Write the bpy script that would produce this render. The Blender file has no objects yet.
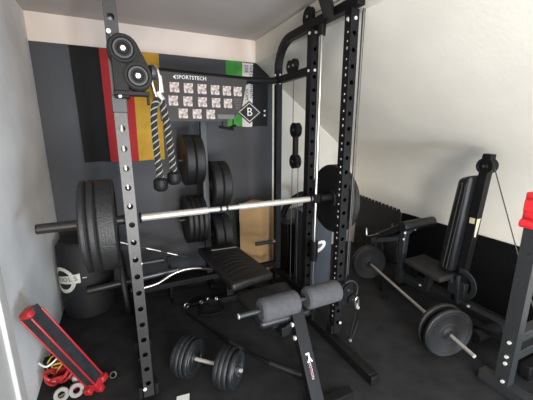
import bpy, math, random
from mathutils import Vector, Matrix
random.seed(7)
PI = math.pi
sc = bpy.context.scene
COL = sc.collection
V = Vector

# ------------------------------------------------------------------ materials
def mat(name, col, rough=.5, metal=0., var=.0, scale=30., bump=0., bscale=200., spec=.5, col2=None, sheen=0.):
    m = bpy.data.materials.new(name); m.use_nodes = True
    nt = m.node_tree; b = nt.nodes['Principled BSDF']
    b.inputs['Base Color'].default_value = (*col, 1)
    b.inputs['Roughness'].default_value = rough
    b.inputs['Metallic'].default_value = metal
    b.inputs['Specular IOR Level'].default_value = spec
    if sheen: b.inputs['Sheen Weight'].default_value = sheen
    tc = nt.nodes.new('ShaderNodeTexCoord')
    if var or col2:
        n = nt.nodes.new('ShaderNodeTexNoise'); n.inputs['Scale'].default_value = scale
        n.inputs['Detail'].default_value = 6
        nt.links.new(tc.outputs['Object'], n.inputs['Vector'])
        r = nt.nodes.new('ShaderNodeValToRGB')
        c2 = col2 or tuple(min(1, c*(1+var)) for c in col)
        c1 = col if col2 else tuple(c*(1-var) for c in col)
        r.color_ramp.elements[0].position = .35; r.color_ramp.elements[0].color = (*c1, 1)
        r.color_ramp.elements[1].position = .65; r.color_ramp.elements[1].color = (*c2, 1)
        nt.links.new(n.outputs['Fac'], r.inputs['Fac'])
        nt.links.new(r.outputs['Color'], b.inputs['Base Color'])
    if bump:
        n2 = nt.nodes.new('ShaderNodeTexNoise'); n2.inputs['Scale'].default_value = bscale
        n2.inputs['Detail'].default_value = 4
        nt.links.new(tc.outputs['Object'], n2.inputs['Vector'])
        bp = nt.nodes.new('ShaderNodeBump'); bp.inputs['Strength'].default_value = bump
        bp.inputs['Distance'].default_value = .004
        nt.links.new(n2.outputs['Fac'], bp.inputs['Height'])
        nt.links.new(bp.outputs['Normal'], b.inputs['Normal'])
    return m

M = {}
M['wall'] = mat('plaster_white', (.68,.645,.575), .85, var=.04, scale=2.2, bump=.25, bscale=35)
M['wall_left'] = mat('plaster_grey', (.76,.765,.76), .85, var=.07, scale=3., bump=.45, bscale=28)
M['strip'] = mat('plaster_warm_tint', (.70,.605,.545), .85, var=.05, scale=3, bump=.25, bscale=35)  # white top strip, with the pink of warm bounced light put into its colour
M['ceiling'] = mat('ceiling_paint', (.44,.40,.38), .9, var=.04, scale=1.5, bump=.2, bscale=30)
M['dark_paint'] = mat('dark_grey_paint', (.036,.038,.045), .6, var=.06, scale=2.5, bump=.3, bscale=30)
M['floor'] = mat('rubber_floor', (.020,.020,.021), .8, var=.3, scale=7, bump=.4, bscale=300, spec=.25)
M['metal'] = mat('black_powdercoat', (.0075,.0075,.008), .5, var=.15, scale=60, bump=.12, bscale=500, spec=.18)
M['grey_steel'] = mat('grey_steel', (.055,.06,.07), .33, metal=.5, var=.1, scale=60)
M['metal_grey'] = mat('charcoal_powdercoat', (.020,.022,.024), .45, var=.1, scale=60, bump=.12, bscale=500)
M['upright'] = mat('satin_black_steel', (.022,.022,.023), .35, var=.1, scale=60, bump=.15, bscale=500)
M['plate'] = mat('rubber_plate', (.0075,.0075,.008), .5, bump=.9, bscale=160, var=.4, scale=180)
M['plate_grey'] = mat('speckled_plate', (.014,.014,.0145), .45, bump=1.0, bscale=130, var=.55, scale=170)
M['cast'] = mat('cast_iron_plate', (.013,.0145,.017), .42, bump=.5, bscale=150, var=.3, scale=60)
M['chrome'] = mat('chrome', (.56,.55,.53), .28, metal=1.)
M['zinc'] = mat('zinc_bolt', (.72,.72,.70), .35, metal=.25)
M['satin'] = mat('satin_steel_bar', (.52,.49,.45), .45, metal=.5, var=.05, scale=90)
M['sleeve'] = mat('dark_sleeve', (.028,.026,.024), .36, metal=.3)
M['vinyl'] = mat('black_vinyl', (.0075,.0075,.0085), .42, bump=.35, bscale=220, var=.15, scale=40)
M['foam'] = mat('grey_foam', (.058,.059,.066), .9, bump=.5, bscale=250, var=.12, scale=50)
M['stitch'] = mat('grey_stitching', (.035,.031,.028), .7)
M['plastic'] = mat('black_plastic', (.006,.006,.0065), .5, spec=.2)
M['mat'] = mat('rubber_mat', (.004,.004,.004), .95, var=.3, scale=40, spec=.1)
M['mat_brown'] = mat('foam_mat_worn', (.014,.0125,.0115), .8, var=.25, scale=14)
M['card'] = mat('cardboard', (.50,.32,.16), .85, var=.05, scale=6)
M['red'] = mat('red_plastic', (.34,.016,.020), .4, var=.1, scale=15)
M['red_bright'] = mat('bright_red_plastic', (.62,.02,.03), .45)
M['flag_black'] = mat('black_cloth', (.006,.006,.0065), .9)
M['flag_red'] = mat('red_cloth', (.40,.024,.028), .9)
M['flag_gold'] = mat('gold_cloth', (.50,.29,.035), .9, var=.1, scale=9)
M['flag_green'] = mat('green_cloth', (.05,.27,.05), .85, var=.15, scale=9)
M['flag_white'] = mat('white_cloth', (.62,.60,.58), .85)
M['ink'] = mat('black_ink', (.012,.012,.013), .7)
M['white_print'] = mat('white_print', (.78,.78,.76), .6)
M['cream_print'] = mat('cream_print', (.62,.62,.54), .6, var=.12, scale=60)
M['poster'] = mat('poster_dark', (.022,.017,.017), .6)
M['pic'] = mat('poster_picture', (.72,.60,.56), .6, scale=45, col2=(.08,.07,.07))
M['greyprint'] = mat('grey_print', (.12,.11,.11), .6)
M['pinkprint'] = mat('pink_print', (.66,.36,.42), .5)
M['white_wood'] = mat('white_gloss_paint', (.50,.50,.49), .5, var=.03, scale=4)
M['white_plastic'] = mat('white_plastic', (.80,.80,.80), .4)
M['panel'] = mat('dark_panel', (.018,.020,.024), .5, var=.3, scale=25)
M['case'] = mat('blue_grey_case', (.045,.050,.062), .5, var=.08, scale=10)
M['rope'] = mat('black_rope', (.008,.008,.008), .9, bump=.5, bscale=300)
M['strand'] = mat('grey_strand', (.26,.25,.22), .85)
M['tape'] = mat('beige_tape', (.66,.58,.42), .7)
M['bag'] = mat('black_bag_cloth', (.005,.0053,.0065), .7, bump=.3, bscale=60)
M['wire_yellow'] = mat('yellow_wire', (.45,.33,.03), .5)
M['grey_plastic'] = mat('grey_plastic', (.16,.155,.15), .5)
M['cable'] = mat('steel_cable', (.05,.048,.048), .5, metal=.2)

# ------------------------------------------------------------------ mesh builder
def frame(axis):
    a = V(axis).normalized()
    t = V((0,0,1)) if abs(a.z) < .9 else V((1,0,0))
    u = t.cross(a).normalized(); w = a.cross(u)
    return u, w, a

class MB:
    def __init__(s): s.v = []; s.f = []; s.m = []
    def add(s, vs, fs, mi=0):
        o = len(s.v); s.v += [V(p) for p in vs]
        for f in fs: s.f.append([i+o for i in f]); s.m.append(mi)
        return s
    def box(s, c, size, rot=None, mi=0, taper=None):
        x, y, z = [q/2 for q in size]
        pts = [V((sx*x, sy*y, sz*z)) for sz in (-1,1) for sx, sy in ((-1,-1),(1,-1),(1,1),(-1,1))]
        if taper:
            for p in pts[4:]: p.x *= taper; p.y *= taper
        if rot is not None: pts = [rot @ p for p in pts]
        c = V(c)
        return s.add([p+c for p in pts], [(3,2,1,0),(4,5,6,7),(0,1,5,4),(1,2,6,5),(2,3,7,6),(3,0,4,7)], mi)
    def span(s, a, b, mi=0):
        a = V(a); b = V(b)
        return s.box((a+b)/2, [abs(q) for q in (b-a)], mi=mi)
    def bar(s, p, q, w, h, mi=0, up=None):          # rectangular tube p -> q
        p = V(p); q = V(q); a = (q-p).normalized()
        t = V(up) if up else (V((0,0,1)) if abs(a.z) < .95 else V((0,1,0)))
        u = t.cross(a).normalized(); n = a.cross(u)
        pts = [e + u*sx*w/2 + n*sy*h/2 for e in (p, q) for sx, sy in ((-1,-1),(1,-1),(1,1),(-1,1))]
        return s.add(pts, [(3,2,1,0),(4,5,6,7),(0,1,5,4),(1,2,6,5),(2,3,7,6),(3,0,4,7)], mi)
    def hexa(s, p8, mi=0):
        return s.add(p8, [(3,2,1,0),(4,5,6,7),(0,1,5,4),(1,2,6,5),(2,3,7,6),(3,0,4,7)], mi)
    def tube(s, pts, r, n=10, mi=0, caps=True, radii=None):
        pts = [V(p) for p in pts]; k = len(pts); rings = []; pu = None
        for i, p in enumerate(pts):
            a = (pts[min(i+1,k-1)] - pts[max(i-1,0)]).normalized()
            if pu is None: u, w, _ = frame(a)
            else:
                u = (pu - a*pu.dot(a)).normalized(); w = a.cross(u)
            pu = u; rr = radii[i] if radii else r
            rings.append([p + (u*math.cos(2*PI*j/n) + w*math.sin(2*PI*j/n))*rr for j in range(n)])
        vs = [q for r_ in rings for q in r_]; fs = []
        for i in range(k-1):
            for j in range(n):
                fs.append((i*n+j, i*n+(j+1)%n, (i+1)*n+(j+1)%n, (i+1)*n+j))
        if caps: fs += [tuple(range(n-1,-1,-1)), tuple(range((k-1)*n, k*n))]
        return s.add(vs, fs, mi)
    def cyl(s, p, q, r, n=16, mi=0, r2=None):
        return s.tube([p, q], r, n, mi, radii=[r, r if r2 is None else r2])
    def rev(s, prof, c, axis, n=32, mi=0, closed=True):   # prof: (radius, offset along axis)
        u, w, a = frame(axis); c = V(c); k = len(prof)
        vs = [c + a*h + (u*math.cos(2*PI*j/n)+w*math.sin(2*PI*j/n))*r for j in range(n) for r, h in prof]
        fs = []
        for j in range(n):
            for i in range(k if closed else k-1):
                fs.append((j*k+i, j*k+(i+1)%k, ((j+1)%n)*k+(i+1)%k, ((j+1)%n)*k+i))
        return s.add(vs, fs, mi)
    def ball(s, c, r, n=14, mi=0, sz=1.):
        prof = [(max(r*math.sin(PI*i/8), 1e-5), -r*sz*math.cos(PI*i/8)) for i in range(9)]
        return s.rev(prof, c, (0,0,1), n, mi, closed=False)
    def prism(s, poly, o, u, w, a, t, mi=0):         # polygon in (u,w) plane, extruded t along a
        o = V(o); u = V(u); w = V(w); a = V(a).normalized(); n = len(poly)
        A = [o + u*x + w*y for x, y in poly]; B = [p + a*t for p in A]
        fs = [tuple(range(n-1,-1,-1)), tuple(range(n,2*n))] + [(i,(i+1)%n,n+(i+1)%n,n+i) for i in range(n)]
        return s.add(A+B, fs, mi)
    def build_each(s, name, m, parent=None, **k):      # every loose piece becomes an object of its own
        par = list(range(len(s.v)))
        def fd(i):
            while par[i] != i: par[i] = par[par[i]]; i = par[i]
            return i
        for f in s.f:
            for i in f[1:]: par[fd(i)] = fd(f[0])
        gr = {}
        for f, mi in zip(s.f, s.m): gr.setdefault(fd(f[0]), []).append((f, mi))
        out = []
        for g in gr.values():
            q = MB(); ix = {}
            for f, mi in g:
                for i in f:
                    if i not in ix: ix[i] = len(q.v); q.v.append(s.v[i])
                q.f.append([ix[i] for i in f]); q.m.append(mi)
            out.append(q.build(name, m, parent, **k))
        return out
    def build(s, name, m, parent=None, bevel=0, seg=2, smooth=True, recenter=True, angle=40, solid=0):
        xs = [p.x for p in s.v]; ys = [p.y for p in s.v]; zs = [p.z for p in s.v]
        c = V(((min(xs)+max(xs))/2, (min(ys)+max(ys))/2, (min(zs)+max(zs))/2)) if recenter else V((0,0,0))
        if parent is None and recenter: c.z = min(zs)
        me = bpy.data.meshes.new(name)
        me.from_pydata([tuple(p-c) for p in s.v], [], s.f)
        ms = m if isinstance(m, (list, tuple)) else [m]
        for q in ms: me.materials.append(q)
        for p, i in zip(me.polygons, s.m): p.material_index = i
        if smooth:
            for p in me.polygons: p.use_smooth = True
        import bmesh
        bm = bmesh.new(); bm.from_mesh(me)
        bmesh.ops.recalc_face_normals(bm, faces=bm.faces); bm.to_mesh(me); bm.free()
        if smooth: me.set_sharp_from_angle(angle=math.radians(angle))
        o = bpy.data.objects.new(name, me); COL.objects.link(o)
        place(o, c, parent)
        if bevel:
            b = o.modifiers.new('bevel', 'BEVEL'); b.width = bevel; b.segments = seg
            b.limit_method = 'ANGLE'; b.angle_limit = math.radians(50)
        return o

WP = {}
def place(o, c, parent):
    WP[o.name] = V(c)
    if parent is not None:
        o.parent = parent; o.location = V(c) - WP[parent.name]
    else: o.location = c
def tag(o, label, cat=None, group=None):
    o['label'] = label
    if cat: o['category'] = cat
    if group: o['group'] = group
    return o
def struct(o, label=None):
    o['kind'] = 'structure'
    if label: o['label'] = label
    return o
def thing(name, loc, label, cat, group=None):
    o = bpy.data.objects.new(name, None); COL.objects.link(o); o.empty_display_size = .1
    WP[o.name] = V(loc); o.location = loc
    return tag(o, label, cat, group)
def text(name, s, size, o, right, upv, m, parent, align='CENTER', depth=.0008, font_scale=1.0):
    cu = bpy.data.curves.new('t', 'FONT'); cu.body = s; cu.size = size; cu.align_x = align; cu.align_y = 'CENTER'
    cu.extrude = depth; cu.resolution_u = 2; cu.space_line = .9
    tmp = bpy.data.objects.new('t', cu); COL.objects.link(tmp)
    dg = bpy.context.evaluated_depsgraph_get(); dg.update()
    me = bpy.data.meshes.new_from_object(tmp.evaluated_get(dg)); bpy.data.objects.remove(tmp)
    r = V(right).normalized(); u = V(upv).normalized(); n = r.cross(u)
    mb = MB(); mb.add([V(o) + r*v.co.x*font_scale + u*v.co.y + n*v.co.z for v in me.vertices], [tuple(p.vertices) for p in me.polygons])
    return mb.build(name, m, parent, smooth=False)
def arc(c, u, w, r, a0, a1, n):
    c = V(c); u = V(u); w = V(w)
    return [c + (u*math.cos(a0+(a1-a0)*i/n) + w*math.sin(a0+(a1-a0)*i/n))*r for i in range(n+1)]
def bez(p, n=8):      # Catmull-Rom through points
    p = [V(q) for q in p]; out = []
    for i in range(len(p)-1):
        a = p[max(i-1,0)]; b = p[i]; c = p[i+1]; d = p[min(i+2,len(p)-1)]
        for k in range(n):
            t = k/n
            out.append(.5*((2*b)+(c-a)*t+(2*a-5*b+4*c-d)*t*t+(3*b-a-3*c+d)*t**3))
    out.append(p[-1]); return out
X_, Y_, Z_ = V((1,0,0)), V((0,1,0)), V((0,0,1))

# ------------------------------------------------------------------ setting
XL, XR, YB, YF, H = -.605, 2.95, 3.35, -2.2, 2.55
SOF, SZ = 1.45, 2.325
struct(MB().span((XL-.2,YF-.2,-.1), (XR+.2,YB+.2,0)).build('floor', M['floor'], recenter=False, smooth=False), 'black rubber gym floor')
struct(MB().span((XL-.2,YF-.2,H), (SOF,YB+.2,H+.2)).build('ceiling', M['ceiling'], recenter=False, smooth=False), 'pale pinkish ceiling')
struct(MB().span((XL-.2,YF-.2,0), (XL,YB+.2,H)).build('wall_left', M['wall_left'], recenter=False, smooth=False), 'rough whitewashed side wall')
w = MB()
w.span((XL,YB,0), (1.66,YB+.2,SZ), mi=0); w.span((XL,YB,SZ), (SOF,YB+.2,H), mi=2); w.span((1.66,YB,0), (XR,YB+.2,SZ), mi=1)
struct(w.build('wall_back', [M['dark_paint'], M['wall'], M['strip']], recenter=False, smooth=False), 'dark grey painted wall with white strip along the top')
struct(MB().span((XR,YF-.2,0), (XR+.2,YB+.2,H+.2)).build('wall_right', M['wall'], recenter=False, smooth=False), 'off-white side wall')
# sloping ceiling over the right part, running down to the low right wall
sd = V((-1.5,1.125)).normalized(); ca0 = V((XR,1.20))+sd*.40; ca1 = V((XR,.80)); cm = V((XR,1.20))
fil = [ca0*(1-t)**2+cm*2*t*(1-t)+ca1*t*t for t in [i/14 for i in range(15)]]
poly = [(SOF,H+.2),(SOF,SZ)] + [(p.x,p.y) for p in fil] + [(XR+.1,.80),(XR+.1,H+.2)]
struct(MB().prism(poly, (0,YF-.2,0), X_, Z_, Y_, YB-YF+.2).build('trim_1', M['wall'], recenter=False, angle=25), 'sloping off-white ceiling on the right side above the low wall')
# rear wall of the garage (behind the viewpoint) with a wide daylight opening
w = MB()
w.span((XL,YF-.2,0), (-.35,YF,H)); w.span((2.2,YF-.2,0), (XR,YF,H)); w.span((-.35,YF-.2,2.2), (2.2,YF,H))
struct(w.build('wall_front', M['wall'], recenter=False, smooth=False), 'garage front wall around the open door')
# white door frame low on the left wall
d = struct(MB().span((XL,.86,0), (XL+.012,1.70,1.98)).build('door_1', M['white_wood'], bevel=.003), 'white door in the left wall')
struct(MB().span((XL,1.70,0), (XL+.03,1.785,2.06)).span((XL,.78,1.98), (XL+.03,1.70,2.06)).build('trim_2', M['white_wood'], bevel=.004), 'white door frame')

# ------------------------------------------------------------------ smith machine rack
rk = thing('smith_machine', (.70,2.1,0), 'tall black smith machine power rack with drilled uprights, guide rods and cable pulleys', 'gym rack')
RX0, RX1, YF1, YM, YR = .018, 1.383, 1.68, 2.11, 2.67
TOP = 2.36
def holed(x, y, z0, z1, w, d, zs, r=.0155):
    """square tube whose -Y face has round holes at heights zs"""
    mb = MB(); h = w/2
    x0, x1, y0, y1 = x-h, x+h, y-d/2, y+d/2
    a = [(x0,y0),(x1,y0),(x1,y1),(x0,y1)]
    for i in (1,3):
        p, q = a[i], a[(i+1)%4]
        mb.add([(p[0],p[1],z0),(q[0],q[1],z0),(q[0],q[1],z1),(p[0],p[1],z1)], [(0,1,2,3)])
    mb.add([(*p,z1) for p in a], [(0,1,2,3)]); mb.add([(*p,z0) for p in a], [(3,2,1,0)])
    for yy, dy in ((y0,.003),(y1,-.003)):
        cur = z0
        for z in sorted(zs):
            if z-h < cur or z+h > z1: continue
            if z-h > cur: mb.add([(x0,yy,cur),(x1,yy,cur),(x1,yy,z-h),(x0,yy,z-h)], [(0,1,2,3)])
            sq = [(-h,-h),(0,-h),(h,-h),(h,0),(h,h),(0,h),(-h,h),(-h,0)]
            an = [-3*PI/4 + k*PI/4 for k in range(8)]
            o = [(x+p, yy, z+q) for p, q in sq]; n = [(x+r*math.cos(t), yy, z+r*math.sin(t)) for t in an]
            nb = [(p[0], yy+dy, p[2]) for p in n]
            mb.add(o+n+nb, [(k,(k+1)%8,8+(k+1)%8,8+k) for k in range(8)] + [(8+k,8+(k+1)%8,16+(k+1)%8,16+k) for k in range(8)])
            cur = z+h
        if cur < z1: mb.add([(x0,yy,cur),(x1,yy,cur),(x1,yy,z1),(x0,yy,z1)], [(0,1,2,3)])
    return mb
def bolt(mb, p, axis, r=.011, t=.007):
    a = V(axis).normalized(); mb.tube([V(p), V(p)+a*t], r, 6)
ups = {}
HZ = [.16+.0965*i for i in range(22)]
for sx, x in ((0,RX0),(1,RX1)):
    for nm, y, zt in (('f',YF1,TOP-.035),('m',YM,TOP-.035),('r',YR,2.13)):
        wd = .056 if nm == 'f' and sx == 0 else (.062 if nm != 'r' else .056)
        o = holed(x, y, .07, zt, wd, wd, HZ if nm != 'r' else []).build('upright', M['upright'] if (nm=='f' and sx==0) else M['metal'], rk, smooth=False)
        ups[nm, sx] = o
    # base tube with end cap
    bx = x - .045*sx
    bt = MB().bar((bx,1.22,.035),(bx,2.80,.035),.065,.07).build('base_tube', M['metal'], rk, bevel=.004)
    MB().bar((bx,1.195,.033),(bx,1.222,.033),.07,.066).build_each('end_cap', M['plastic'], bt, bevel=.006)
    mb = MB()
    for y in (YF1,YM):
        for dx in (-.05,.05): mb.box((x+dx*.9,y,.105),(.02,.06,.07))
    mb.build_each('foot_bracket', M['metal'], rk, bevel=.002)
    # top tube: bend up from the rear post and forward
    pts = [(x,YR,2.13)] + arc((x,YR-.23,2.13), Y_, Z_, .23, 0, PI/2, 8)[1:]
    pts = pts + [(x,YR-.6,TOP),(x,1.60,TOP)]
    pts = [V(p) for p in pts]
    mb = MB(); wq = .058
    ring = []
    for i, p in enumerate(pts):
        a = (pts[min(i+1,len(pts)-1)]-pts[max(i-1,0)]).normalized(); n = X_.cross(a)
        ring += [p+X_*sx_*wq/2+n*sy_*wq/2 for sx_, sy_ in ((-1,-1),(1,-1),(1,1),(-1,1))]
    fs = []
    for i in range(len(pts)-1):
        for j in range(4): fs.append((i*4+j, i*4+(j+1)%4, i*4+4+(j+1)%4, i*4+4+j))
    fs += [(3,2,1,0), tuple(len(ring)-4+j for j in range(4))]
    mb.add(ring, fs); mb.build('top_tube', M['metal'], rk, bevel=.004, angle=50)
    MB().bar((x,YM,2.045),(x,YR,2.045),.05,.06).build('brace_tube', M['metal'], rk, bevel=.004)
    MB().bar((x,YM,.16),(x,YR,.16),.04,.05).build('brace_tube', M['metal'], rk, bevel=.004)
    # smith guide rod with stop collar
    gr = MB().cyl((x,2.0,.09),(x,2.0,TOP-.03),.0125,14).build('guide_rod', M['chrome'], rk)
    MB().cyl((x,2.0,.56),(x,2.0,.70),.034,16).cyl((x,2.0,.53),(x,2.0,.56),.026,16).build('stop_collar', M['plastic'], gr)
    MB().cyl((x,2.0,TOP-.10),(x,2.0,TOP-.03),.028,16).build('rod_mount', M['plastic'], gr)
    MB().box((x,2.0,.085),(.09,.07,.03)).build('rod_mount', M['metal'], gr, bevel=.003)
# cross members
mb = MB().bar((RX0+.03,1.88,TOP),(.38,1.50,TOP),.07,.06).bar((RX1-.03,1.88,TOP),(1.02,1.50,TOP),.07,.06).bar((.36,1.51,TOP),(1.04,1.51,TOP),.06,.06)
mb.build('pull_up_frame', M['metal'], rk, bevel=.004)
MB().tube(bez([(RX0,YR,2.045),(.35,YR,2.045),(.75,YR,2.035),(1.1,YR,2.03),(RX1,YR,2.045)],5),.030,12).build('rear_crossbar', M['metal'], rk)
MB().bar((RX0,YR,.235),(RX1,YR,.235),.05,.05).build('rear_crossmember', M['metal'], rk, bevel=.004)
for x in (RX0,RX1):
    pg = MB().cyl((x-(.03 if x>1 else -.03),YR,.48),(x-(.24 if x>1 else -.24),YR,.48),.020,14).build('plate_peg', M['metal_grey'], rk)
    MB().cyl((x-(.03 if x>1 else -.03),YR,.48),(x-(.06 if x>1 else -.06),YR,.48),.026,14).build('peg_cap', M['chrome'], pg)
# white hole markings on the inner side of the right front upright, bolts
mb = MB(); zs_ = [.20]; mi_ = []
for i in range(40):
    z = .2+.0525*i + (.012 if i % 3 == 0 else 0); r = .0055 if i % 3 else .008
    zs_ += [z-r, z+r]; mi_ += [0, 1]
zs_[0] = zs_[1]-.03
mb.v = [V((RX1-.0325, YF1-.008+dy, z)) for z in zs_ for dy in (-.0045,.0045)]
for k in range(len(zs_)-1): mb.f.append([2*k,2*k+1,2*k+3,2*k+2]); mb.m.append(mi_[k])
mb.build('hole_scale', [M['metal'],M['white_print']], ups['f',1], smooth=False)
mb = MB()
for x,y,z in ((RX1,YM,2.04),(RX1,YM,2.3),(RX1,YF1,2.27),(RX1,YR,2.02),(RX1,YR,2.09)):
    bolt(mb,(x-.03,y,z),(-1,0,0)); bolt(mb,(x,y-.032,z),(0,-1,0))
for z in (.135,):
    bolt(mb,(RX0-.02,YF1-.034,z),(0,-1,0)); bolt(mb,(RX1+.02,YF1-.034,z+.02),(0,-1,0))
bolt(mb,(RX0+.0,YF1-.034,2.00),(0,-1,0),.013)
mb.build_each('bolt', M['zinc'], rk)
# pulleys
def wheel(c, axis, r, t, parent, name='pulley_wheel', m='plastic'):
    a = V(axis)
    prof = [(.006,-t/2),(r*.35,-t/2),(r*.42,-t/2+.004),(r*.75,-t/2+.004),(r*.82,-t/2),(r,-t/2),(r*.93,0),(r,t/2),(r*.82,t/2),(r*.75,t/2-.004),(r*.42,t/2-.004),(r*.35,t/2),(.006,t/2)]
    o = MB().rev(prof,c,a,24).build(name, M[m], parent)
    u = a.normalized(); mb = MB(); mb.tube([V(c)-u*(t/2+.006), V(c)+u*(t/2+.006)], .011, 6)
    mb.build('axle_bolt', M['chrome'], o)
    return o
wheel((RX1-.005,2.17,TOP+.07),(1,0,0),.068,.028,rk)
wheel((RX0,2.17,TOP+.055),(1,0,0),.062,.028,rk)
for y in (2.44,2.37): wheel((RX1-.004,y,2.125),(1,.0,0),.052,.026,rk)
# floating double pulley on its cable
dp = MB().prism([(-.02,-.135),(.02,-.135),(.02,.135),(-.02,.135)],(RX1-.02,2.335,1.465),Y_,Z_,X_,.04).build('double_pulley', M['metal'], rk, bevel=.004)
for dz in (-.135,.135): wheel((RX1,2.335,1.465+dz),(1,0,0),.062,.05,dp)
mb = MB()
mb.tube([(RX1,2.39,2.075),(RX1,2.385,1.60)],.0035,6); mb.tube([(RX1,2.285,1.33),(RX1,2.27,.20)],.0035,6)
mb.tube([(RX1,2.385,1.33),(RX1,2.385,.20)],.0035,6)
mb.tube([(RX1-.005,2.11,2.43),(RX1-.005,1.72,2.42)],.0035,6)
mb.tube([(RX1+.052,1.64,2.33),(RX1+.052,1.64,.55)],.004,6); mb.tube([(RX1+.066,1.64,2.33),(RX1+.066,1.64,.55)],.0025,6)
mb.build_each('cable', M['cable'], rk)
MB().tube([(RX1+.058,1.652,2.32),(RX1+.058,1.652,.5)],.004,8).build('cable', M['grey_steel'], rk)
wheel((RX1-.10,1.86,.19),(.35,-1,0),.05,.026,rk)
MB().box((RX1-.075,1.89,.14),(.03,.05,.16)).build('pulley_bracket', M['metal'], rk, bevel=.003)
# pulley carriage on the left front upright
def hull(c1, r1, c2, r2, n=10):
    d = V((c2[0]-c1[0], c2[1]-c1[1])); L = d.length; th = math.atan2(d.y, d.x); ph = math.acos((r1-r2)/L)
    out = [(c1[0]+r1*math.cos(a), c1[1]+r1*math.sin(a)) for a in [th+ph+(2*PI-2*ph)*i/n for i in range(n+1)]]
    out += [(c2[0]+r2*math.cos(a), c2[1]+r2*math.sin(a)) for a in [th-ph+2*ph*i/n for i in range(n+1)]]
    return out
def carriage(cx, cy, cz, side, parent):
    c = MB()
    P = hull((.030,.080),.066,(.082,-.030),.064)
    P = [(side*x, z) for x, z in P]
    c.prism(P,(cx,cy,cz),X_,Z_,Y_,.006); c.prism(P,(cx,cy+.045,cz),X_,Z_,Y_,.006)
    c.box((cx+side*.01,cy+.04,cz-.02),(.062,.085,.21)) ; c.box((cx+side*.05,cy+.015,cz-.105),(.15,.06,.02))
    c.box((cx+side*.118,cy+.0,cz-.125),(.012,.012,.06))
    o = c.build('pulley_carriage', M['metal'], parent, bevel=.003)
    for wx, wz, r in ((.030,.080,.057),(.082,-.030,.057)):
        wheel((cx+side*wx,cy-.010,cz+wz),(0,1,0),r,.018,o)
        MB().rev([(r*.58,-.021),(r*.72,-.021),(r*.72,-.016),(r*.58,-.016)],(cx+side*wx,cy-.0,cz+wz),(0,1,0),24).build('wheel_ring', M['metal_grey'], o)
    MB().rev([(.010,-.012),(.032,-.012),(.036,0),(.032,.012),(.010,.012)],(cx+side*.148,cy+.022,cz-.005),(1,.25,0),20).build('swivel_pulley', M['metal_grey'], o)
    mb = MB(); bolt(mb,(cx-side*.02,cy-.003,cz+.145),(0,-1,0),.010); bolt(mb,(cx-side*.0,cy-.005,cz-.12),(0,-1,0),.007)
    mb.build_each('bolt', M['zinc'], o)
    return o
carriage(RX0+.005, YF1-.085, 1.868, 1, rk)
MB().span((RX0-.033,YF1-.036,1.68),(RX0+.033,YF1+.036,1.755)).build('sliding_sleeve', M['metal_grey'], rk, bevel=.003)
c = MB()
P = hull((.03,.05),.05,(.075,-.04),.045)
c.prism(P,(RX1-.005,YF1-.08,.41),X_,Z_,Y_,.006); c.prism(P,(RX1-.005,YF1-.04,.41),X_,Z_,Y_,.006); c.box((RX1,YF1-.03,.41),(.08,.09,.17)); c.box((RX1+.03,YF1-.06,.49),(.10,.05,.03))
c = c.build('pulley_carriage', M['metal'], rk, bevel=.003)
wheel((RX1+.025,YF1-.09,.46),(0,1,0),.045,.018,c); wheel((RX1+.075,YF1-.09,.37),(0,1,0),.042,.018,c)
MB().tube(arc((RX1+.05,YF1-.075,.43),X_,Z_,.085,-.5,2.0,12),.006,8).build('cable_guard', M['metal_grey'], c)

# carabiner and triceps rope on the left pulley
def carabiner(c, h, wd, u, w, name, label, tilt=0):
    u = V(u); w = V(w); c = V(c); pts = []
    for i in range(25):
        a = 2*PI*i/24; s = math.sin(a); pts.append(c + u*(math.cos(a)*wd*(.75+.25*s)) + w*(s*h))
    th = thing(name, c-w*h, label, 'carabiner')
    MB().tube(pts,.0095,10,caps=False).build('hook_body', M['chrome'], th)
    MB().cyl(c+u*wd*.95-w*h*.55, c+u*wd*.98+w*h*.45,.0075).build('gate', M['satin'], th)
    MB().cyl(c-w*h*1.02+u*.02, c-w*h*.55-u*.001,.014,12).build('swivel_eye', M['satin'], th)
    return th
carabiner((.183,YF1-.072,1.815),.075,.024,X_*.95-Y_*.3,Z_*.99+X_*.04-X_*.12,'carabiner','large silver carabiner clipped to the pulley on the left rack upright')
rp = thing('triceps_rope', (.2,YF1-.075,1.3), 'black and grey twisted triceps rope with rubber ends hanging from the silver carabiner', 'cable rope')
ry = YF1-.075
path = bez([(.168,ry-.01,1.36),(.160,ry-.01,1.52),(.160,ry-.008,1.66),(.172,ry-.004,1.725),(.190,ry,1.738),(.206,ry+.004,1.715),(.218,ry+.008,1.64),(.228,ry+.01,1.52),(.238,ry+.012,1.38)],7)
rope = MB().tube(path,.0155,10).build('rope', M['rope'], rp)
for ph in (0,PI):
    pts = []; L = 0; prev = None; N = len(path)
    fine = []
    for i in range(N-1):
        for k in range(4): fine.append(path[i].lerp(path[i+1], k/4))
    for i in range(len(fine)):
        a = (fine[min(i+1,len(fine)-1)]-fine[max(i-1,0)]).normalized(); u = Y_ - a*Y_.dot(a); u.normalize(); w = a.cross(u)
        if i: L += (fine[i]-fine[i-1]).length
        t = L/.062*2*PI + ph
        pts.append(fine[i] + (u*math.cos(t)+w*math.sin(t))*.0145)
    MB().tube(pts,.0033,5).build('strand', M['strand'], rope)
for p, q, nm in (((.168,ry-.01,1.305),(.168,ry-.01,1.365),''),((.238,ry+.012,1.33),(.238,ry+.012,1.39),'')):
    MB().rev([(.001,-.034),(.022,-.034),(.034,-.022),(.036,.0),(.034,.022),(.022,.03),(.017,.034),(.001,.034)],(V(p)+V(q))/2,(0,0,1),18,closed=False).build('rope_end', M['plastic'], rp)
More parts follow.
